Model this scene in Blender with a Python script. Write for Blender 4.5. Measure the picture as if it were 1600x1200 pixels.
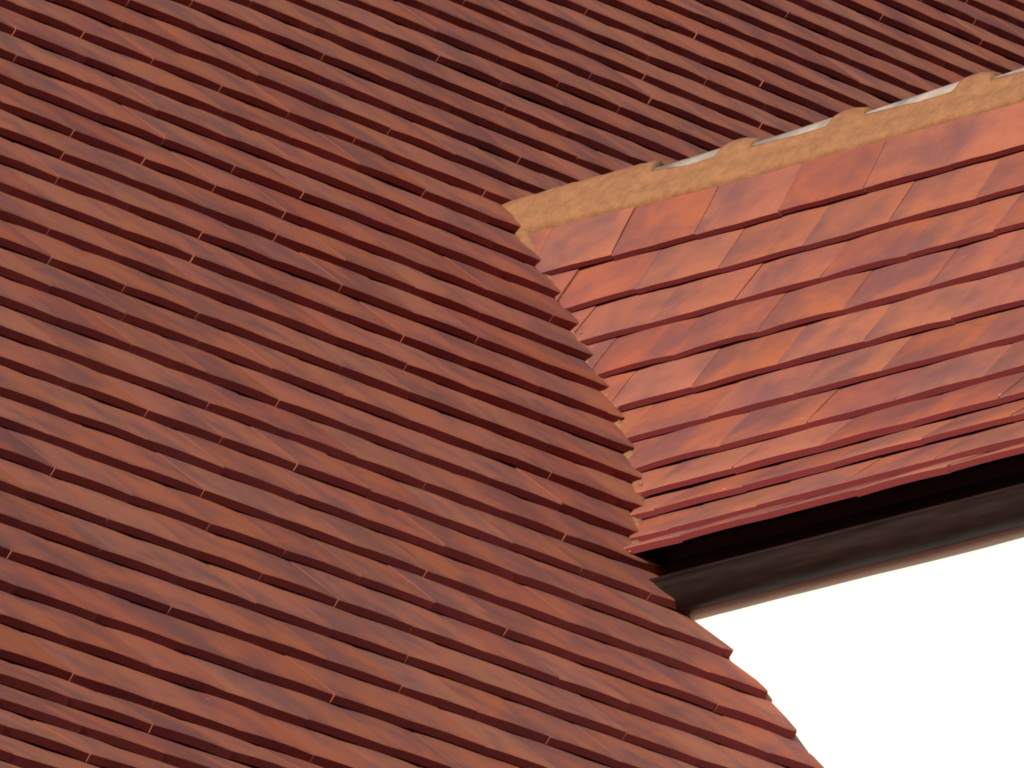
import bpy, bmesh, math, random
import numpy as np
from mathutils import Vector, Matrix, noise

# ---------------------------------------------------------------- clear
for o in list(bpy.data.objects):
    bpy.data.objects.remove(o, do_unlink=True)
S = bpy.context.scene
COL = S.collection
rng = random.Random(7)

# ---------------------------------------------------------------- camera, world, sun, exposure
CAM_LOC = Vector((-14.3474, -10.9474, -5.7243))      # a person's eye on the ground, 19 m from the roof, long lens
VIEW = Vector((0.749044, 0.582758, 0.315161)).normalized()
RIGHT = Vector((0.619461, -0.784740, -0.021227)).normalized()
UP = RIGHT.cross(VIEW).normalized()
FPX = 19980.7                                        # focal length in pixels of the 1600 px wide photograph
cam = bpy.data.cameras.new('camera')
cam.sensor_width = 36.0
cam.lens = 36.0 * FPX / 1600.0
cam.clip_start = 0.5
cam.clip_end = 6000.0
cam_o = bpy.data.objects.new('camera', cam)
COL.objects.link(cam_o)
R3 = Matrix((RIGHT, UP, -VIEW)).transposed()
cam_o.matrix_world = Matrix.Translation(CAM_LOC) @ R3.to_4x4()
S.camera = cam_o

SUN_EL = math.radians(20.0)
SUN_AZ = math.radians(19.0)                          # from -X towards -Y
SUN_DIR = Vector((-math.cos(SUN_EL) * math.cos(SUN_AZ), -math.cos(SUN_EL) * math.sin(SUN_AZ), math.sin(SUN_EL)))
world = bpy.data.worlds.new('World')
S.world = world
world.use_nodes = True
wn = world.node_tree
for nd in list(wn.nodes):
    wn.nodes.remove(nd)
out = wn.nodes.new('ShaderNodeOutputWorld')
bg = wn.nodes.new('ShaderNodeBackground')
sky = wn.nodes.new('ShaderNodeTexSky')
sky.sky_type = 'NISHITA'
sky.sun_disc = False
sky.sun_elevation = SUN_EL
sky.sun_rotation = math.atan2(SUN_DIR.x, SUN_DIR.y)
sky.air_density = 1.0
sky.dust_density = 1.5
sky.ozone_density = 1.0
bg.inputs['Strength'].default_value = 0.075
wn.links.new(sky.outputs[0], bg.inputs[0])
wn.links.new(bg.outputs[0], out.inputs[0])

sun = bpy.data.lights.new('sun', 'SUN')
sun.energy = 4.0
sun.angle = math.radians(0.6)
sun.color = (1.0, 0.93, 0.83)
sun_o = bpy.data.objects.new('sun', sun)
COL.objects.link(sun_o)
sun_o.rotation_euler = (-SUN_DIR).to_track_quat('-Z', 'Y').to_euler()
sun_o.location = (-20, -8, 12)

S.view_settings.view_transform = 'Standard'
S.view_settings.look = 'None'
S.view_settings.gamma = 1.0
S.view_settings.use_curve_mapping = False
S.view_settings.exposure = 0.0
S.cycles.filter_width = 1.8

# ---------------------------------------------------------------- materials
def new_mat(name):
    m = bpy.data.materials.new(name)
    m.use_nodes = True
    nt = m.node_tree
    b = nt.nodes.get('Principled BSDF')
    return m, nt, b

def node(nt, t, **kw):
    n = nt.nodes.new(t)
    for k, v in kw.items():
        setattr(n, k, v)
    return n

def math_node(nt, op, a, b=None, clamp=False):
    n = nt.nodes.new('ShaderNodeMath')
    n.operation = op
    n.use_clamp = clamp
    for i, v in enumerate((a, b)):
        if v is None:
            continue
        if isinstance(v, (int, float)):
            n.inputs[i].default_value = v
        else:
            nt.links.new(v, n.inputs[i])
    return n.outputs[0]

def mix_col(nt, fac, a, b, blend='MIX'):
    n = nt.nodes.new('ShaderNodeMix')
    n.data_type = 'RGBA'
    n.blend_type = blend
    for idx, v in ((0, fac), (6, a), (7, b)):
        if isinstance(v, (int, float)):
            n.inputs[idx].default_value = v
        elif isinstance(v, tuple):
            n.inputs[idx].default_value = v
        else:
            nt.links.new(v, n.inputs[idx])
    return n.outputs[2]

def clay_material(name, orange, plum, body, streak, side_w, tile_w, lo, hi):
    """hand-made clay: orange-red with kiln-flashed grey-plum patches that fade across each tile."""
    m, nt, b = new_mat(name)
    L = nt.links
    uv = node(nt, 'ShaderNodeUVMap', uv_map='tile')
    sep = node(nt, 'ShaderNodeSeparateXYZ')
    L.new(uv.outputs[0], sep.inputs[0])
    inf = node(nt, 'ShaderNodeObjectInfo')
    geo = node(nt, 'ShaderNodeNewGeometry')
    r = math_node(nt, 'FRACT', math_node(nt, 'ADD', inf.outputs['Random'], math_node(nt, 'MULTIPLY', geo.outputs['Random Per Island'], 7.31)))
    r2 = math_node(nt, 'FRACT', math_node(nt, 'MULTIPLY', r, 17.77))
    r3 = math_node(nt, 'FRACT', math_node(nt, 'MULTIPLY', r, 91.13))
    cmb = node(nt, 'ShaderNodeCombineXYZ')
    L.new(math_node(nt, 'ADD', math_node(nt, 'MULTIPLY', sep.outputs[0], 1.0), math_node(nt, 'MULTIPLY', r, 53.0)), cmb.inputs[0])
    L.new(math_node(nt, 'MULTIPLY', sep.outputs[1], streak), cmb.inputs[1])
    L.new(math_node(nt, 'MULTIPLY', r2, 37.0), cmb.inputs[2])
    n1 = node(nt, 'ShaderNodeTexNoise')
    n1.inputs['Scale'].default_value = 1.7
    n1.inputs['Detail'].default_value = 2.0
    n1.inputs['Roughness'].default_value = 0.5
    n1.inputs['Distortion'].default_value = 0.5
    L.new(cmb.outputs[0], n1.inputs['Vector'])
    n0 = node(nt, 'ShaderNodeTexNoise')
    n0.inputs['Scale'].default_value = 9.0
    n0.inputs['Detail'].default_value = 2.5
    n0.inputs['Roughness'].default_value = 0.55
    n0.inputs['Distortion'].default_value = 0.4
    L.new(geo.outputs['Position'], n0.inputs['Vector'])
    flash = math_node(nt, 'ADD', math_node(nt, 'MULTIPLY', n0.outputs[0], 1.0 - tile_w), math_node(nt, 'MULTIPLY', n1.outputs[0], tile_w))
    # flash: one side of a tile is darker, how strongly differs from tile to tile
    side = math_node(nt, 'MULTIPLY', math_node(nt, 'SUBTRACT', 0.45, sep.outputs[0]), math_node(nt, 'MULTIPLY', math_node(nt, 'SUBTRACT', r3, 0.10), side_w))
    msk = math_node(nt, 'ADD', math_node(nt, 'ADD', flash, side), math_node(nt, 'MULTIPLY', math_node(nt, 'SUBTRACT', r2, 0.5), 0.20 * tile_w))
    ramp = node(nt, 'ShaderNodeMapRange')
    ramp.interpolation_type = 'SMOOTHSTEP'
    ramp.inputs['From Min'].default_value = lo
    ramp.inputs['From Max'].default_value = hi
    L.new(msk, ramp.inputs['Value'])
    # fine mottling
    tc = node(nt, 'ShaderNodeTexCoord')
    n2 = node(nt, 'ShaderNodeTexNoise')
    n2.inputs['Scale'].default_value = 60.0
    n2.inputs['Detail'].default_value = 5.0
    n2.inputs['Roughness'].default_value = 0.65
    L.new(geo.outputs['Position'], n2.inputs['Vector'])
    n3 = node(nt, 'ShaderNodeTexNoise')
    n3.inputs['Scale'].default_value = 520.0
    n3.inputs['Detail'].default_value = 3.0
    L.new(geo.outputs['Position'], n3.inputs['Vector'])
    c = mix_col(nt, ramp.outputs[0], orange, plum)
    hv = node(nt, 'ShaderNodeHueSaturation')
    L.new(c, hv.inputs['Color'])
    L.new(math_node(nt, 'ADD', 0.496, math_node(nt, 'MULTIPLY', r3, 0.008)), hv.inputs['Hue'])
    L.new(math_node(nt, 'ADD', 0.95, math_node(nt, 'MULTIPLY', r2, 0.10)), hv.inputs['Saturation'])
    v = math_node(nt, 'ADD', 0.96, math_node(nt, 'MULTIPLY', r, 0.08))
    v = math_node(nt, 'MULTIPLY', v, math_node(nt, 'ADD', 0.78, math_node(nt, 'MULTIPLY', n2.outputs[0], 0.30)))
    v = math_node(nt, 'MULTIPLY', v, math_node(nt, 'ADD', 0.80, math_node(nt, 'MULTIPLY', n3.outputs[0], 0.52)))
    L.new(v, hv.inputs['Value'])
    # a few tiny splashes of lime from the mortar work
    vor = node(nt, 'ShaderNodeTexVoronoi')
    vor.inputs['Scale'].default_value = 11.0
    L.new(geo.outputs['Position'], vor.inputs['Vector'])
    vsep = node(nt, 'ShaderNodeSeparateColor')
    L.new(vor.outputs['Color'], vsep.inputs[0])
    speck = math_node(nt, 'MULTIPLY', math_node(nt, 'LESS_THAN', vor.outputs['Distance'], math_node(nt, 'MULTIPLY', vsep.outputs[1], 0.055)), math_node(nt, 'GREATER_THAN', vsep.outputs[0], 0.80))
    # raw clay edges take no flashing; lower edges darkened further to paint in shade
    face = mix_col(nt, math_node(nt, 'GREATER_THAN', sep.outputs[1], -0.1), (0.27, 0.085, 0.052, 1), hv.outputs[0])
    L.new(mix_col(nt, math_node(nt, 'GREATER_THAN', sep.outputs[1], -0.5), body, mix_col(nt, math_node(nt, 'MULTIPLY', speck, 0.75), face, (0.55, 0.45, 0.38, 1))), b.inputs['Base Color'])
    b.inputs['Roughness'].default_value = 0.92
    b.inputs['Specular IOR Level'].default_value = 0.12
    bump = node(nt, 'ShaderNodeBump')
    bump.inputs['Strength'].default_value = 0.25
    bump.inputs['Distance'].default_value = 0.002
    L.new(math_node(nt, 'ADD', n2.outputs[0], math_node(nt, 'MULTIPLY', n3.outputs[0], 0.25)), bump.inputs['Height'])
    L.new(bump.outputs[0], b.inputs['Normal'])
    return m

ORANGE = (0.375, 0.122, 0.073, 1)
PLUM = (0.215, 0.085, 0.077, 1)
BODY_SHADED = (0.195, 0.037, 0.038, 1)  # raw clay red, with the shade of the lower edges painted in
M_CLAY = clay_material('clay_tile', ORANGE, PLUM, BODY_SHADED, 0.55, 0.10, 0.28, 0.38, 0.66)
M_CLAY_WING = clay_material('clay_tile_wing', ORANGE, PLUM, BODY_SHADED, 0.60, 0.26, 0.30, 0.33, 0.67)

def mortar_material():
    m, nt, b = new_mat('lime_mortar')
    L = nt.links
    geo = node(nt, 'ShaderNodeNewGeometry')
    n1 = node(nt, 'ShaderNodeTexNoise')
    n1.inputs['Scale'].default_value = 55
    n1.inputs['Detail'].default_value = 8
    n1.inputs['Roughness'].default_value = 0.7
    L.new(geo.outputs['Position'], n1.inputs['Vector'])
    n2 = node(nt, 'ShaderNodeTexNoise')
    n2.inputs['Scale'].default_value = 420
    n2.inputs['Detail'].default_value = 4
    L.new(geo.outputs['Position'], n2.inputs['Vector'])
    f = math_node(nt, 'ADD', math_node(nt, 'MULTIPLY', n1.outputs[0], 0.7), math_node(nt, 'MULTIPLY', n2.outputs[0], 0.3))
    mr = node(nt, 'ShaderNodeMapRange')
    mr.inputs['From Min'].default_value = 0.36
    mr.inputs['From Max'].default_value = 0.62
    L.new(f, mr.inputs['Value'])
    vo = node(nt, 'ShaderNodeTexVoronoi')
    vo.inputs['Scale'].default_value = 150
    L.new(geo.outputs['Position'], vo.inputs['Vector'])
    pit = node(nt, 'ShaderNodeMapRange')
    pit.inputs['From Min'].default_value = 0.10
    pit.inputs['From Max'].default_value = 0.32
    L.new(vo.outputs['Distance'], pit.inputs['Value'])
    f = math_node(nt, 'ADD', f, math_node(nt, 'MULTIPLY', pit.outputs[0], 0.25))
    L.new(mix_col(nt, mr.outputs[0], (0.25, 0.118, 0.060, 1), (0.385, 0.185, 0.092, 1)), b.inputs['Base Color'])
    b.inputs['Roughness'].default_value = 0.95
    b.inputs['Specular IOR Level'].default_value = 0.1
    bump = node(nt, 'ShaderNodeBump')
    bump.inputs['Strength'].default_value = 0.6
    bump.inputs['Distance'].default_value = 0.003
    L.new(f, bump.inputs['Height'])
    L.new(bump.outputs[0], b.inputs['Normal'])
    return m
M_MORTAR = mortar_material()

def simple_mat(name, col, rough, spec=0.5, scale=40.0, var=0.3, bump=0.0, stretch=None, dist=0.002):
    m, nt, b = new_mat(name)
    L = nt.links
    geo = node(nt, 'ShaderNodeNewGeometry')
    vec = geo.outputs['Position']
    if stretch:
        mp = node(nt, 'ShaderNodeMapping')
        mp.inputs['Scale'].default_value = stretch
        L.new(vec, mp.inputs['Vector'])
        vec = mp.outputs[0]
    n1 = node(nt, 'ShaderNodeTexNoise')
    n1.inputs['Scale'].default_value = scale
    n1.inputs['Detail'].default_value = 6
    n1.inputs['Roughness'].default_value = 0.6
    L.new(vec, n1.inputs['Vector'])
    v = math_node(nt, 'ADD', 1.0 - var * 0.5, math_node(nt, 'MULTIPLY', n1.outputs[0], var))
    c = node(nt, 'ShaderNodeHueSaturation')
    c.inputs['Color'].default_value = (*col, 1)
    L.new(v, c.inputs['Value'])
    L.new(c.outputs[0], b.inputs['Base Color'])
    b.inputs['Roughness'].default_value = rough
    b.inputs['Specular IOR Level'].default_value = spec
    if bump:
        bp = node(nt, 'ShaderNodeBump')
        bp.inputs['Strength'].default_value = bump
        bp.inputs['Distance'].default_value = dist
        L.new(n1.outputs[0], bp.inputs['Height'])
        L.new(bp.outputs[0], b.inputs['Normal'])
    return m

M_RIDGE = simple_mat('mottled_ridge_tile', (0.40, 0.325, 0.265), 0.42, 0.5, 13, 2.6, 0.3)  # colour swings widely between pale and dark along the tiles
M_FELT = simple_mat('roofing_felt', (0.020, 0.014, 0.013), 0.9, 0.1, 60, 0.4)
M_GUTTER = simple_mat('brown_gutter_paint', (0.018, 0.0095, 0.0080), 0.55, 0.13, 70, 2.8, 0.6, (1.0, 0.12, 1.0))
M_WALL = simple_mat('white_render', (0.86, 0.86, 0.86), 0.9, 0.2, 35, 0.06, 0.10)
M_GROUND = simple_mat('ground_mat', (0.055, 0.060, 0.040), 0.95, 0.1, 0.6, 0.8)

# ---------------------------------------------------------------- helpers
def link_mesh(name, verts, faces, mat, parent=None, smooth=False, uvs=None, mesh=None):
    if mesh is None:
        mesh = bpy.data.meshes.new(name)
        mesh.from_pydata([tuple(v) for v in verts], [], faces)
        mesh.materials.append(mat)
        if uvs is not None:
            ul = mesh.uv_layers.new(name='tile')
            flat = [c for f in uvs for p in f for c in p]
            ul.data.foreach_set('uv', flat)
        if smooth:
            mesh.polygons.foreach_set('use_smooth', [True] * len(mesh.polygons))
        mesh.update()
    o = bpy.data.objects.new(name, mesh)
    COL.objects.link(o)
    if parent:
        o.parent = parent
    return o

def thing(name, label, cat, loc=(0, 0, 0)):
    o = bpy.data.objects.new(name, None)
    COL.objects.link(o)
    o.location = loc
    o['label'] = label
    o['category'] = cat
    o['kind'] = 'thing'
    return o

def project(p):
    q = Vector(p) - CAM_LOC
    z = q.dot(VIEW)
    return 800 + FPX * q.dot(RIGHT) / z, 600 - FPX * q.dot(UP) / z, z

# ---------------------------------------------------------------- one clay tile: cambered, hand-made, softly rounded lower edge
TW, TL = 0.1649, 0.205
def tile_geo(r, width=TW, length=TL, thick=0.0142):
    """local frame: x along the course (centred), y up the slope from the lower edge, z out of the roof; top of lower edge at z=0."""
    th = thick + r.uniform(-0.0010, 0.0010)
    camber = r.uniform(0.0003, 0.0030)
    bow = r.uniform(-0.0010, 0.0014)
    nx = 4
    ph = r.uniform(0, 6.28)
    skew = r.uniform(-0.0016, 0.0016)
    rows = [(0.0, -0.0022), (0.0026, 0.0), (0.055, 0.0), (length, 0.0)]
    V, UV, F, FU = [], [], [], []
    def zc(u, y):
        return camber * (1 - (2 * u - 1) ** 2) - camber * 0.5 + bow * math.sin(math.pi * min(y / 0.12, 1))
    def yo(u, y):
        k = max(0, 1 - y / 0.05)
        return k * (skew * (2 * u - 1) + 0.0009 * math.sin(ph + 5.0 * u) + 0.0006 * math.sin(2.3 * ph + 11 * u))
    for (y, dz) in rows:
        for i in range(nx + 1):
            u = i / nx
            ub = u
            x = (u - 0.5) * width
            if y == 0.0:
                x *= 0.994
            V.append((x, y + yo(u, y), dz + zc(u, y)))
            UV.append((u, min(y / 0.165, 1.0)))
    W = nx + 1
    for a in range(3):
        for i in range(nx):
            q = (a * W + i, a * W + i + 1, (a + 1) * W + i + 1, (a + 1) * W + i)
            F.append(q)
            FU.append([UV[k] for k in q])
    base = len(V)
    for (y, zz) in ((0.0005, -th), (length, -th)):
        for i in range(nx + 1):
            u = i / nx
            V.append(((u - 0.5) * width * 0.998, y + yo(u, y), zz + zc(u, y) * 0.85))
    RAW = (0.5, -1.0)
    for i in range(nx):                                   # lower edge, underside, head
        F.append((base + i, base + i + 1, i + 1, i)); FU.append([RAW] * 4)
        F.append((base + W + i, base + W + i + 1, base + i + 1, base + i)); FU.append([RAW] * 4)
        F.append((3 * W + i, 3 * W + i + 1, base + W + i + 1, base + W + i)); FU.append([RAW] * 4)
    for i, flip in ((0, 0), (nx, 1)):                     # sides
        f = (base + i, i, W + i, 2 * W + i, 3 * W + i, base + W + i)
        F.append(f[::-1] if flip else f); FU.append([(0.9, -0.3)] * 6)
    return V, F, FU

def tile_mesh(geo):
    V, F, FU = geo
    me = bpy.data.meshes.new('tile')
    me.from_pydata(V, [], F)
    me.materials.append(M_CLAY)
    ul = me.uv_layers.new(name='tile')
    ul.data.foreach_set('uv', [c for f in FU for p in f for c in p])
    me.polygons.foreach_set('use_smooth', [True] * len(me.polygons))
    me.set_sharp_from_angle(angle=math.radians(50))
    me.update()
    return me

VARIANTS = [tile_geo(rng) for _ in range(16)]
VMESH = [tile_mesh(g) for g in VARIANTS]
VARIANTS_WING = [tile_geo(rng, thick=0.0118) for _ in range(16)]
VMESH_WING = [tile_mesh(g) for g in VARIANTS_WING]
for m in VMESH_WING:
    m.materials[0] = M_CLAY_WING

def cut_mesh(me, planes):
    """a copy of a tile mesh (world coordinates baked) sawn along the planes; each plane (point, normal) loses the side the normal points to."""
    bm = bmesh.new()
    bm.from_mesh(me)
    uvl = bm.loops.layers.uv.active
    for co, no in planes:
        geom = bm.verts[:] + bm.edges[:] + bm.faces[:]
        res = bmesh.ops.bisect_plane(bm, geom=geom, plane_co=co, plane_no=no, clear_outer=True, dist=1e-6)
        edges = [e for e in res['geom_cut'] if isinstance(e, bmesh.types.BMEdge)]
        if edges:
            fr = bmesh.ops.edgenet_fill(bm, edges=edges)
            for f in fr['faces']:
                f.smooth = False
                for l in f.loops:
                    l[uvl].uv = (0.9, -0.3)
    bmesh.ops.recalc_face_normals(bm, faces=bm.faces)
    if not bm.faces:
        bm.free()
        return None
    m2 = bpy.data.meshes.new('tile')
    bm.to_mesh(m2)
    bm.free()
    m2.materials.append(me.materials[0])
    m2.set_sharp_from_angle(angle=math.radians(50))
    return m2

def straddles(M, me, co, no):
    d = [(M @ v.co - co).dot(no) for v in me.vertices]
    return min(d), max(d)

# ---------------------------------------------------------------- main roof: course lines down the slope
P1 = 0.8398                     # pitch of the big slope (48 degrees)
G1 = 0.1115                     # gauge
S0 = -1.2200
KICK, P2 = 21, math.radians(41.0)
STEP = 0.0162                   # each course stands this much proud of the one below
N1 = Vector((0, -math.sin(P1), math.cos(P1)))
def course_point(k):
    """(Y, Z) of the top of the lower edge of course k"""
    if k <= KICK:
        s = S0 + k * G1
        return -s * math.cos(P1), -s * math.sin(P1)
    s = S0 + KICK * G1
    d = (k - KICK) * G1
    return -s * math.cos(P1) - d * math.cos(P2), -s * math.sin(P1) - d * math.sin(P2)

# wing roof profile, eave upwards: (X, Z) of the top of each lower edge
# bell-cast: 63 degrees under the ridge easing to 30 at the eave, about 108 mm from course to course
WP = [(0.0095, 0.0148), (0.0944, 0.0638), (0.1777, 0.1334), (0.2637, 0.1995), (0.3433, 0.2732), (0.4153, 0.3543),
      (0.4857, 0.4370), (0.5501, 0.5242), (0.6145, 0.6116), (0.6797, 0.6983), (0.7391, 0.7891), (0.7858, 0.8810)]
def wing_x(z):
    if z <= WP[0][1]:
        return WP[0][0]
    for (x0, z0), (x1, z1) in zip(WP, WP[1:]):
        if z <= z1:
            return x0 + (x1 - x0) * (z - z0) / (z1 - z0)
    return WP[-1][0] + (z - WP[-1][1]) * 0.7
RIDGE_X, RIDGE_Z = 0.909, 0.911
WALL_X = 0.047
def edge_x(s):                   # the cut edge of the big slope beside the white wall
    return 0.060 - 0.294 * (s - 0.229) if s > 0.1 else 0.098

main = thing('main_roof', 'large steep main roof of dark flashed red clay tiles, filling the left and top', 'roof', (-1.0, 0.67, 0.75))
main_inv = Matrix.Translation(-Vector(main.location))
PHASE = {1: .87, 16: .96, 6: .61, 3: .59, 17: .32, 12: .67, 14: .31, -2: .03, 20: .30, 4: .91, 5: .29, 18: .66, -1: .92, -9: .27, -7: .64, 22: .15}
K0, K1 = -26, 37
X0, X1 = -4.90, 4.95
trng = random.Random(11)
cands = []
ph = 0.3
for k in range(K0, K1 + 1):
    ph = PHASE.get(k, (ph + 0.5 + trng.uniform(-0.06, 0.06)) % 1.0)
    y, z = course_point(k)
    yu, zu = course_point(k - 1)
    nk = Vector((0, -(zu - z), (yu - y))).normalized()
    up = (Vector((0, yu, zu)) - nk * STEP - Vector((0, y, z))).normalized()
    no = Vector((1, 0, 0)).cross(up).normalized()
    s_here = S0 + k * G1
    i0 = math.floor(X0 / 0.165 - ph)
    for i in range(i0, int(X1 / 0.165) + 2):
        xa = (i + ph) * 0.165
        xc = xa + 0.0825
        jit = trng.uniform
        lift = jit(-0.0003, 0.0003) + 0.0022 * noise.noise(Vector((xc * 1.3, k * 0.35, 3.1)))
        slide = jit(-0.0008, 0.0008) + 0.0030 * noise.noise(Vector((xc * 0.9, k * 0.21, 9.7)))
        yaw, roll, pit = jit(-0.002, 0.002), jit(-0.0018, 0.0018), jit(-0.002, 0.002)
        if trng.random() < 0.06:
            roll += jit(-0.010, 0.010)
            lift += jit(0.0, 0.0012)
        vi = trng.randrange(len(VARIANTS))
        if xa > X1 or xa + 0.165 < X0:
            continue
        if k > 11 and xa > edge_x(s_here) + 0.10:
            continue
        # nothing of the big slope shows below the wing's ridge: stop a tile or two inside the valley
        if k <= 11 and z < RIDGE_Z + 0.02 and xa > wing_x(z) + 0.10:
            continue
        # hidden behind the wing further right
        sx, sy, sz = project((xc, y, z))
        if k <= 11 and xa > 0.95:
            if sy > 322 + (sx - 800) * -0.262 + 110:
                continue
        if not (-1500 < sx < 2050 and -420 < sy < 2100):
            continue
        Rm = Matrix((Vector((1, 0, 0)), up, no)).transposed().to_4x4()
        M = Matrix.Translation(Vector((xc, y, z)) + no * lift + up * slide) @ Rm @ Matrix.Rotation(yaw, 4, 'Z') @ Matrix.Rotation(roll, 4, 'Y') @ Matrix.Rotation(pit, 4, 'X')
        planes = []
        if k >= 11:
            e = edge_x(max(s_here, 0.11)) + jit(-0.006, 0.006)
            if xa + 0.26 > e:
                planes = [(Vector((e, y, z)), Vector((1.0, -0.60, 0.0)).normalized())]
        if 0.0 < z < 0.87 and k <= 11 and xa + 0.3 > wing_x(z):
            zm = z + 0.04
            xm, xn = wing_x(zm - 0.06), wing_x(zm + 0.06)
            nw = Vector((-0.12, 0, xn - xm)).normalized()
            planes = planes + [(Vector((wing_x(zm), 0, zm)) + nw * (-0.005 + jit(-0.002, 0.002)), -nw)]
        # share of the frame it fills
        xs = []
        for lx in (0.0, 0.165):
            for (yy, zz) in ((y, z), (yu, zu)):
                xs.append(project((xa + lx, yy, zz))[:2])
        bx0, bx1 = max(0, min(p[0] for p in xs)), min(1600, max(p[0] for p in xs))
        by0, by1 = max(0, min(p[1] for p in xs)), min(1200, max(p[1] for p in xs))
        area = max(0, bx1 - bx0) * max(0, by1 - by0)
        # behind the wing?
        cx, cy = (bx0 + bx1) / 2, (by0 + by1) / 2
        if area > 0 and k <= 11:
            if cx > 800 and cy > 322 - (cx - 800) * 0.262 and xa > wing_x(z) - 0.03:
                area = 0
        cands.append((area, len(cands), k, M, vi, planes))
order = sorted(cands, key=lambda c: -c[0])
single = set(c[1] for c in order[:300] if c[0] > 60)
print('main tiles', len(cands), 'in view', sum(c[0] > 60 for c in cands))
bulkV, bulkF, bulkUV = [], [], []
def add_bulk(me_or_geo, M, acc):
    V, F, FU = me_or_geo
    b = len(acc[0])
    acc[0].extend([M @ Vector(v) for v in V])
    acc[1].extend([tuple(b + i for i in f) for f in F])
    acc[2].extend(FU)
def mesh_geo(me):
    ul = me.uv_layers['tile'].data
    return ([v.co.copy() for v in me.vertices], [tuple(p.vertices) for p in me.polygons], [[tuple(ul[l].uv) for l in p.loop_indices] for p in me.polygons])
acc = ([], [], [])
for area, idx, k, M, vi, planes in cands:
    me = VMESH[vi]
    if planes:
        inv = M.inverted()
        lp = [(inv @ co, (inv.to_3x3() @ no).normalized()) for co, no in planes]
        if any(straddles(Matrix.Identity(4), me, co, no)[1] > 1e-5 for co, no in lp):
            me = cut_mesh(me, lp)
            if me is None:
                continue
    if idx in single:
        o = link_mesh('tile', None, None, None, main, mesh=me)
        o.matrix_local = main_inv @ M
    else:
        add_bulk(mesh_geo(me) if me not in VMESH else VARIANTS[vi], main_inv @ M, acc)
o = link_mesh('tile_field', acc[0], acc[1], M_CLAY, main, smooth=False, uvs=acc[2])
o['kind'] = 'stuff'

# roof deck under the tiles (felt on battens), a 20 mm board
def prism(name, poly, nrm, depth, mat, parent, inv=Matrix.Identity(4)):
    n = len(poly)
    V = [inv @ Vector(p) for p in poly] + [inv @ (Vector(p) - nrm * depth) for p in poly]
    F = [tuple(range(n)), tuple(range(2 * n - 1, n - 1, -1))] + [(i, i + n, (i + 1) % n + n, (i + 1) % n) for i in range(n)]
    return link_mesh(name, V, F, mat, parent)
def mp(x, s, d=0.050):
    return Vector((x, -s * math.cos(P1), -s * math.sin(P1))) - N1 * d
sk = S0 + KICK * G1
poly = [mp(-5.0, -4.0), mp(-5.0, sk), mp(edge_x(sk) - 0.09, sk), mp(edge_x(0.3) - 0.08, 0.3), mp(0.0, 0.12), mp(0.0, -0.10), mp(5.1, -0.10), mp(5.1, -4.0)]
prism('roof_deck', poly, N1, 0.02, M_FELT, main, main_inv)
N2 = Vector((0, -math.sin(P2), math.cos(P2)))
yk, zk = course_point(KICK)
yb, zb = course_point(K1)
poly = [Vector((x, yy, zz)) - N2 * 0.052 for x, yy, zz in ((-5.0, yk, zk), (-5.0, yb, zb), (edge_x(2.0) - 0.05, yb, zb), (edge_x(sk) - 0.05, yk, zk))]
prism('roof_deck', poly, N2, 0.02, M_FELT, main, main_inv)

# ---------------------------------------------------------------- wing roof
wing = thing('wing_roof', 'smaller brighter sunlit tiled wing roof with mortared ridge, right of the valley', 'roof', (0.45, -0.3, 0.45))
wing_inv = Matrix.Translation(-Vector(wing.location))
Y0, Y1 = -2.20, 1.25            # the near end, and the far end inside the big slope
wrng = random.Random(5)
def sag(y, z):                   # the old ridge dips a little away from the valley
    t = max(0.0, min(1.0, (y - 0.25) / 0.55))
    return 0.012 * t * t * max(0, min(1, (z - 0.3) / 0.5))
JOINT_Y = {11: None}
accw = ([], [], [])
ph = 0.0
WPHASE = {}
cand = []
for c in range(0, len(WP) - 1):
    i_ = max(c, 0)
    x, z = WP[i_]
    xu, zu = WP[i_ + 1]
    nk = Vector((-(zu - z), 0, (xu - x))).normalized()
    up = (Vector((xu, 0, zu)) - nk * 0.0143 - Vector((x, 0, z))).normalized()
    if c == 0:
        up = (Vector((xu, 0, zu)) - nk * 0.011 - Vector((x, 0, z))).normalized()
    ax = Vector((0, -1, 0))
    no = ax.cross(up).normalized()
    off = 0.0
    if c == -1:
        off = -0.0140
        x, z = x + up.x * 0.055, z + up.z * 0.055
    ph = WPHASE.get(c, (ph + 0.5 + wrng.uniform(-0.05, 0.05)) % 1.0)
    for i in range(int(-Y1 / 0.165) - 2, int(-Y0 / 0.165) + 1):
        a = (i + ph) * 0.165
        if a > -Y0 - 0.16:
            continue
        yc = -(a + 0.0825)
        jit = wrng.uniform
        lift = jit(-0.0004, 0.0006) + 0.002 * noise.noise(Vector((yc * 1.7, c * 0.4, 5.5)))
        slide = jit(-0.0010, 0.0010) + 0.003 * noise.noise(Vector((yc * 1.1, c * 0.3, 1.5)))
        yaw, roll, pit = jit(-0.004, 0.004), jit(-0.006, 0.006), jit(-0.003, 0.003)
        vi = wrng.randrange(len(VARIANTS))
        if c <= 1:
            slide *= 0.4; roll *= 0.5; yaw *= 0.5
        if c == 0 and -0.60 < yc < -0.44:
            slide -= 0.008        # the one eaves tile that has slipped
        base = Vector((x, yc, z + sag(yc, z)))
        # keep clear of the inside of the big slope
        zm = yc - 0.0825 - 0.26
        if zm > (z + 0.2) / math.tan(P1):
            continue
        Rm = Matrix((ax, up, no)).transposed().to_4x4()
        M = Matrix.Translation(base + no * (lift + off) + up * slide) @ Rm @ Matrix.Rotation(yaw, 4, 'Z') @ Matrix.Rotation(roll, 4, 'Y') @ Matrix.Rotation(pit, 4, 'X')
        in_view = project((x, yc, z))[0] < 1700
        cand.append((c, M, vi, in_view, base))
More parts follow.
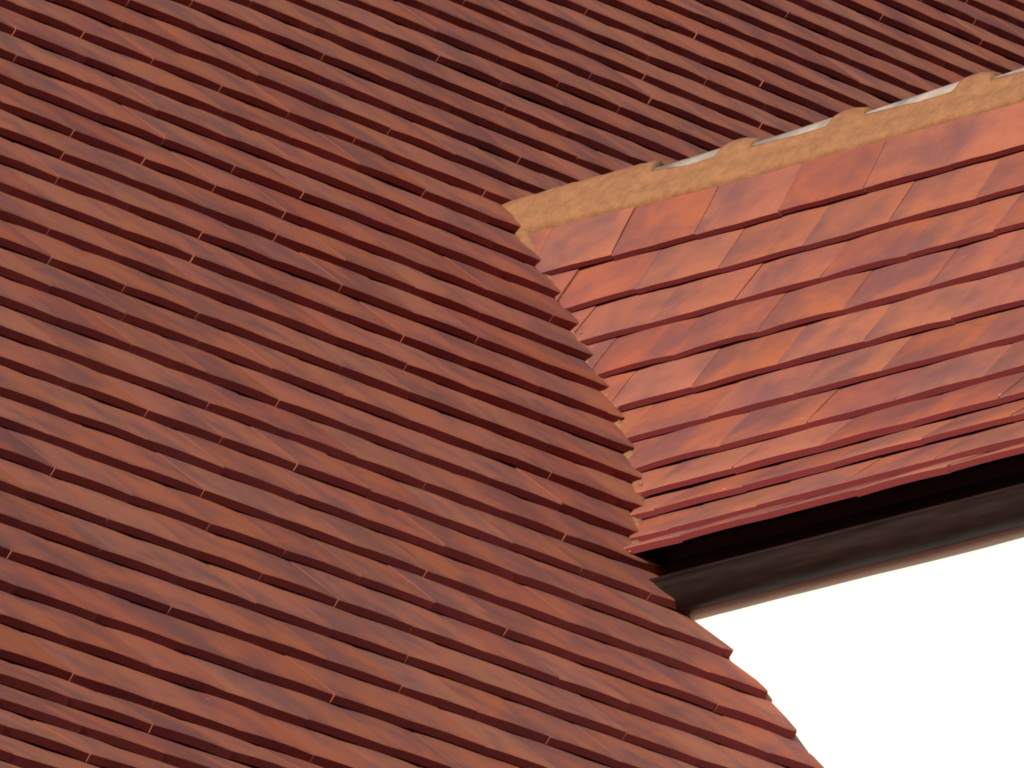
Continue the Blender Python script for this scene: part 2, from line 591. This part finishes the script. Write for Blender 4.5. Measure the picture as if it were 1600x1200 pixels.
for c, M, vi, in_view, base in cand:
    inv = M.inverted()
    co = Vector((0, 0, 0)) - N1 * wrng.uniform(0.009, 0.014)
    me = VMESH_WING[vi]
    lp = [(inv @ co, (inv.to_3x3() @ (-N1)).normalized())]
    lo, hi = straddles(Matrix.Identity(4), me, *lp[0])
    if lo > -0.006:
        continue
    if c == len(WP) - 2:                                  # top course: trimmed under the ridge
        lp.append((Vector((0, 0.122, 0)), Vector((0, 1, 0))))
        hi = 1.0
    if hi > 1e-5:
        me = cut_mesh(me, lp)
        if me is None:
            continue
    if in_view and c >= 0:
        o = link_mesh('tile', None, None, None, wing, mesh=me)
        o.matrix_local = wing_inv @ M
    else:
        add_bulk(mesh_geo(me) if me not in VMESH_WING else VARIANTS_WING[vi], wing_inv @ M, accw)
o = link_mesh('tile_field', accw[0], accw[1], M_CLAY_WING, wing, uvs=accw[2])
o['kind'] = 'stuff'

# deck of the wing: a folded board following the profile, cut where it meets the big slope
dv, df = [], []
pts = WP[:] + [(RIDGE_X, RIDGE_Z + 0.03)]
lay = []
for j, (x, z) in enumerate(pts):
    x0, z0 = pts[max(j - 1, 0)]
    x1, z1 = pts[min(j + 1, len(pts) - 1)]
    t = Vector((x1 - x0, 0, z1 - z0)).normalized()
    nn = Vector((-t.z, 0, t.x))
    sft = 0.03 if j == 0 else 0.0
    a = Vector((x, 0, z)) - nn * 0.046 + t * sft
    b_ = Vector((x, 0, z)) - nn * 0.066 + t * sft
    lay.append((a, b_))
for a, b_ in lay:
    for p in (a, b_):
        yv = p.z / math.tan(P1) - 0.0 
        dv.append(wing_inv @ Vector((p.x, Y0 + 0.01, p.z)))
        dv.append(wing_inv @ Vector((p.x, yv + 0.03, p.z)))
for j in range(len(lay) - 1):
    a, b_ = j * 4, (j + 1) * 4
    df += [(a, a + 1, b_ + 1, b_), (a + 2, b_ + 2, b_ + 3, a + 3), (a, b_, b_ + 2, a + 2), (a + 1, a + 3, b_ + 3, b_ + 1)]
link_mesh('roof_deck', dv, df, M_FELT, wing)

# ridge tiles: half-round, each flaring to a wider mouth that laps the next one
RJ = [1.12, 0.875, 0.640, 0.432, 0.212, -0.033, -0.275, -0.52, -0.765, -1.01, -1.255, -1.50, -1.745, -1.99, -2.21]
def ridge_tile(y0, y1, r0, r1, tilt):
    V, F = [], []
    rings = [(y0 + 0.02, r0), ((y0 + y1) / 2, (r0 + r1) / 2), (y1, r1)]
    n = 14
    th = 0.014
    for (y, r) in rings:
        for rr in (r, r - th):
            for i in range(n + 1):
                a = math.pi * (i / n) * 1.0
                V.append(wing_inv @ Vector((RIDGE_X + rr * math.cos(a), y, RIDGE_Z + sag(y, 0.9) + rr * math.sin(a) + tilt * (y1 - y))))
    W = n + 1
    for q in range(2):
        for i in range(n):
            a = q * 2 * W + i
            b_ = (q + 1) * 2 * W + i
            F.append((a, a + 1, b_ + 1, b_))
            F.append((a + W, b_ + W, b_ + W + 1, a + W + 1))
    for q, fl in ((0, 0), (2, 1)):
        for i in range(n):
            a = q * 2 * W + i
            f = (a, a + W, a + W + 1, a + 1)
            F.append(f[::-1] if fl else f)
    me = bpy.data.meshes.new('ridge_tile')
    me.from_pydata([tuple(v) for v in V], [], F)
    me.materials.append(M_RIDGE)
    me.polygons.foreach_set('use_smooth', [True] * len(me.polygons))
    me.set_sharp_from_angle(angle=math.radians(45))
    return link_mesh('ridge_tile', None, None, None, wing, mesh=me)
for a, b_ in zip(RJ[1:], RJ[2:]):
    ridge_tile(a, b_, 0.0655 + wrng.uniform(-.001, .001), 0.0755 + wrng.uniform(-.001, .001), wrng.uniform(-0.003, 0.003))

# mortar bedding along the foot of the ridge tiles, swelling into a collar at each joint
def ridge_mortar():
    V, F = [], []
    ny = 600
    top = WP[-1]
    prof_n = 9
    for j in range(ny + 1):
        y = 1.10 + (Y0 + 0.01 - 1.10) * j / ny
        # collar: 0..1 near a joint
        d = min(((y - r) if (y - r) >= 0 else (r - y) * 1.0) / (0.024 if y >= r else 0.034) for r in RJ if r < 0.8)
        col = max(0.0, 1 - d * d) ** 0.8 if d < 1 else 0.0
        # between joints the bed rises with the flare of the tile
        seg = [(a, b_) for a, b_ in zip(RJ, RJ[1:]) if b_ <= y <= a]
        t = (seg[0][0] - y) / (seg[0][0] - seg[0][1]) if seg else 0.5
        amax = math.radians(129 + 20 * min(1, t * 1.6) + 5 * noise.noise(Vector((y * 9, 1, 1))))
        rr = 0.0655 + 0.010 * t + 0.0026
        if y > 0.60:
            amax = math.radians(100)
            rr = 0.079 - 0.006 * max(0, min(1, (y - 0.64) / 0.2))
        amax = amax * (1 - col) + math.radians(60) * col
        rr = rr * (1 - col) + 0.0795 * col
        sg = sag(y, 0.9)
        x_s, z_s = top[0] + 0.032, top[1] - 0.0046 + sg            # foot, buried in the top course
        x_f, z_f = top[0] + 0.0147, top[1] + 0.0054 + sg
        ring = [(x_s, z_s), (x_f, z_f)]
        ex, ez = RIDGE_X + rr * math.cos(amax), RIDGE_Z + sg + rr * math.sin(amax)
        am = math.radians(160)
        mx, mz = RIDGE_X + rr * 1.0 * math.cos(am), RIDGE_Z + sg + rr * math.sin(am)
        for q in range(1, 4):
            u = q / 4
            ring.append((x_f + (mx - x_f) * u - 0.007 * math.sin(u * 3.14), z_f + (mz - z_f) * u))
        for q in range(5):
            u = q / 4
            aa = am + (amax - am) * u
            ring.append((RIDGE_X + rr * math.cos(aa), RIDGE_Z + sg + rr * math.sin(aa)))
        ring.append((RIDGE_X + (rr - 0.014) * math.cos(amax), RIDGE_Z + sg + (rr - 0.014) * math.sin(amax)))
        ring.append((RIDGE_X, RIDGE_Z - 0.02))
        for q, (x, z) in enumerate(ring):
            w = 0.0011 if 1 < q < len(ring) - 3 else (0.0018 if q == 1 else 0.0)
            nz = noise.noise(Vector((x * 60, y * 60, z * 60))) + 0.6 * noise.noise(Vector((x * 150, y * 150, z * 150)))
            V.append(wing_inv @ Vector((x - w * nz, y, z + 0.4 * w * nz)))
    W = 12
    for j in range(ny):
        for q in range(W - 1):
            a = j * W + q
            F.append((a, a + W, a + W + 1, a + 1))
    return link_mesh('ridge_mortar', V, F, M_MORTAR, wing, smooth=True)
ridge_mortar()

# mortar pushed into the valley between the two roofs: a rough bead that peeps out between the tiles
crng = random.Random(3)
# mortar bed the two sawn edges are set in: only glimpsed in the gaps
bv, bf = [], []
for j in range(161):
    z = 0.03 + 0.87 * j / 160
    x0, x1 = wing_x(z - 0.05), wing_x(z + 0.05)
    nw = Vector((-0.10, 0, x1 - x0)).normalized()
    bis = (nw + N1).normalized()
    p = Vector((wing_x(z), z / math.tan(P1), z)) - bis * (0.0165 - 0.007 * max(0.0, z - 0.80) / 0.1)
    along = nw.cross(N1).normalized()
    side = bis.cross(along)
    for i in range(8):
        a = 2 * math.pi * i / 8
        r = 0.0080 * (1 + 0.5 * noise.noise(p * 80 + Vector((math.cos(a), math.sin(a), 0))))
        bv.append(wing_inv @ (p + side * (1.5 * r * math.cos(a)) + bis * (r * math.sin(a))))
for j in range(160):
    for i in range(8):
        bf.append((j * 8 + i, j * 8 + (i + 1) % 8, (j + 1) * 8 + (i + 1) % 8, (j + 1) * 8 + i))
link_mesh('valley_mortar', bv, bf, M_MORTAR, wing, smooth=True)
def crumb(p, r):
    bm = bmesh.new()
    bmesh.ops.create_icosphere(bm, subdivisions=1, radius=1.0)
    sc = Vector((crng.uniform(0.7, 1.1), crng.uniform(0.8, 1.6), crng.uniform(0.8, 1.7))) * r
    for v in bm.verts:
        f = 1 + crng.uniform(-0.30, 0.30)
        v.co = Vector((v.co.x * sc.x * f, v.co.y * sc.y * f, v.co.z * sc.z * f))
    me = bpy.data.meshes.new('mortar_crumb')
    bm.to_mesh(me)
    bm.free()
    me.materials.append(M_MORTAR)
    o = link_mesh('mortar_crumb', None, None, None, wing, mesh=me)
    o.location = p - Vector(wing.location)
    o.rotation_euler = (crng.uniform(0, 3), crng.uniform(0, 3), crng.uniform(0, 3))
for j in range(15):
    z = 0.84 * crng.random() ** 1.3 + 0.01
    x = wing_x(z)
    crumb(Vector((x - 0.004 + crng.uniform(-0.004, 0.003), z / math.tan(P1) - 0.004 + crng.uniform(-0.004, 0.002), z - 0.006 + crng.uniform(-0.004, 0.002))), crng.uniform(0.0012, 0.0032))

# fascia board set back in the shade under the eaves tiles
def box(name, lo, hi, mat, parent=None, inv=Matrix.Identity(4)):
    (x0, y0, z0), (x1, y1, z1) = lo, hi
    V = [(x0, y0, z0), (x1, y0, z0), (x1, y1, z0), (x0, y1, z0), (x0, y0, z1), (x1, y0, z1), (x1, y1, z1), (x0, y1, z1)]
    F = [(3, 2, 1, 0), (4, 5, 6, 7), (0, 1, 5, 4), (1, 2, 6, 5), (2, 3, 7, 6), (3, 0, 4, 7)]
    return link_mesh(name, [inv @ Vector(v) for v in V], F, mat, parent)
M_BLACK = simple_mat('black_paint', (0.085, 0.042, 0.042), 0.7, 0.2, 30, 0.5)
box('fascia_board', (0.088, Y0 + 0.02, -0.075), (0.108, 0.05, 0.030), M_BLACK, wing, wing_inv)

# ---------------------------------------------------------------- gutter under the wing's eave
gut = thing('gutter', 'dark brown rounded gutter running under the sunlit wing roof\'s eave', 'gutter', (0.027, -0.6, -0.077))
gi = Matrix.Translation(-Vector(gut.location))
GC, GR = (0.025, -0.0690), 0.0305
def gutter_part(name, prof, y0, y1, mat, ny=60, wob=0.0):
    V, F = [], []
    n = len(prof)
    for j in range(ny + 1):
        y = y0 + (y1 - y0) * j / ny
        for q, (x, z) in enumerate(prof):
            w = wob * noise.noise(Vector((q * 0.4, y * 7, 2)))
            V.append(gi @ Vector((x + w, y, z + w)))
    for j in range(ny):
        for q in range(n):
            a, b_ = j * n + q, j * n + (q + 1) % n
            F.append((a, b_, b_ + n, a + n))
    F.append(tuple(range(n - 1, -1, -1)))
    F.append(tuple(range(ny * n, ny * n + n)))
    me = bpy.data.meshes.new(name)
    me.from_pydata([tuple(v) for v in V], [], F)
    me.materials.append(mat)
    me.polygons.foreach_set('use_smooth', [True] * len(me.polygons))
    me.set_sharp_from_angle(angle=math.radians(40))
    return link_mesh(name, None, None, None, gut, mesh=me)
prof = []
for i in range(15):                                    # outer half round, from the front lip down and round to the back
    a = math.radians(148 + (375 - 148) * i / 14)
    prof.append((GC[0] + GR * math.cos(a), GC[1] + GR * math.sin(a)))
for i in range(15):
    a = math.radians(375 - (375 - 148) * i / 14)
    prof.append((GC[0] + (GR - 0.004) * math.cos(a), GC[1] + (GR - 0.004) * math.sin(a)))
gutter_part('trough', prof, 0.02, Y0, M_GUTTER, ny=160, wob=0.0012)
lip = []
la = math.radians(142)
lx, lz = GC[0] + (GR - 0.001) * math.cos(la), GC[1] + (GR - 0.001) * math.sin(la)
for i in range(8):
    a = -2 * math.pi * i / 8
    lip.append((lx + 0.005 * math.cos(a), lz + 0.005 * math.sin(a)))
gutter_part('lip', lip, 0.02, Y0, M_GUTTER, wob=0.0005)

# ---------------------------------------------------------------- white wall below
wall = thing('white_wall', 'plain white rendered wall in bright sun, below the dark gutter', 'wall', (0.6, -0.5, -7.3))
wi = Matrix.Translation(-Vector(wall.location))
box('wall_panel', (WALL_X, Y0 + 0.05, -7.3), (WALL_X + 0.25, 0.9, -0.066), M_WALL, wall, wi)

# ---------------------------------------------------------------- ground
g = link_mesh('ground', [(-2500, -2500, -7.3), (2500, -2500, -7.3), (2500, 2500, -7.3), (-2500, 2500, -7.3)], [(0, 1, 2, 3)], M_GROUND)
g['kind'] = 'structure'
g['label'] = 'dark grassy ground far below the roofs'
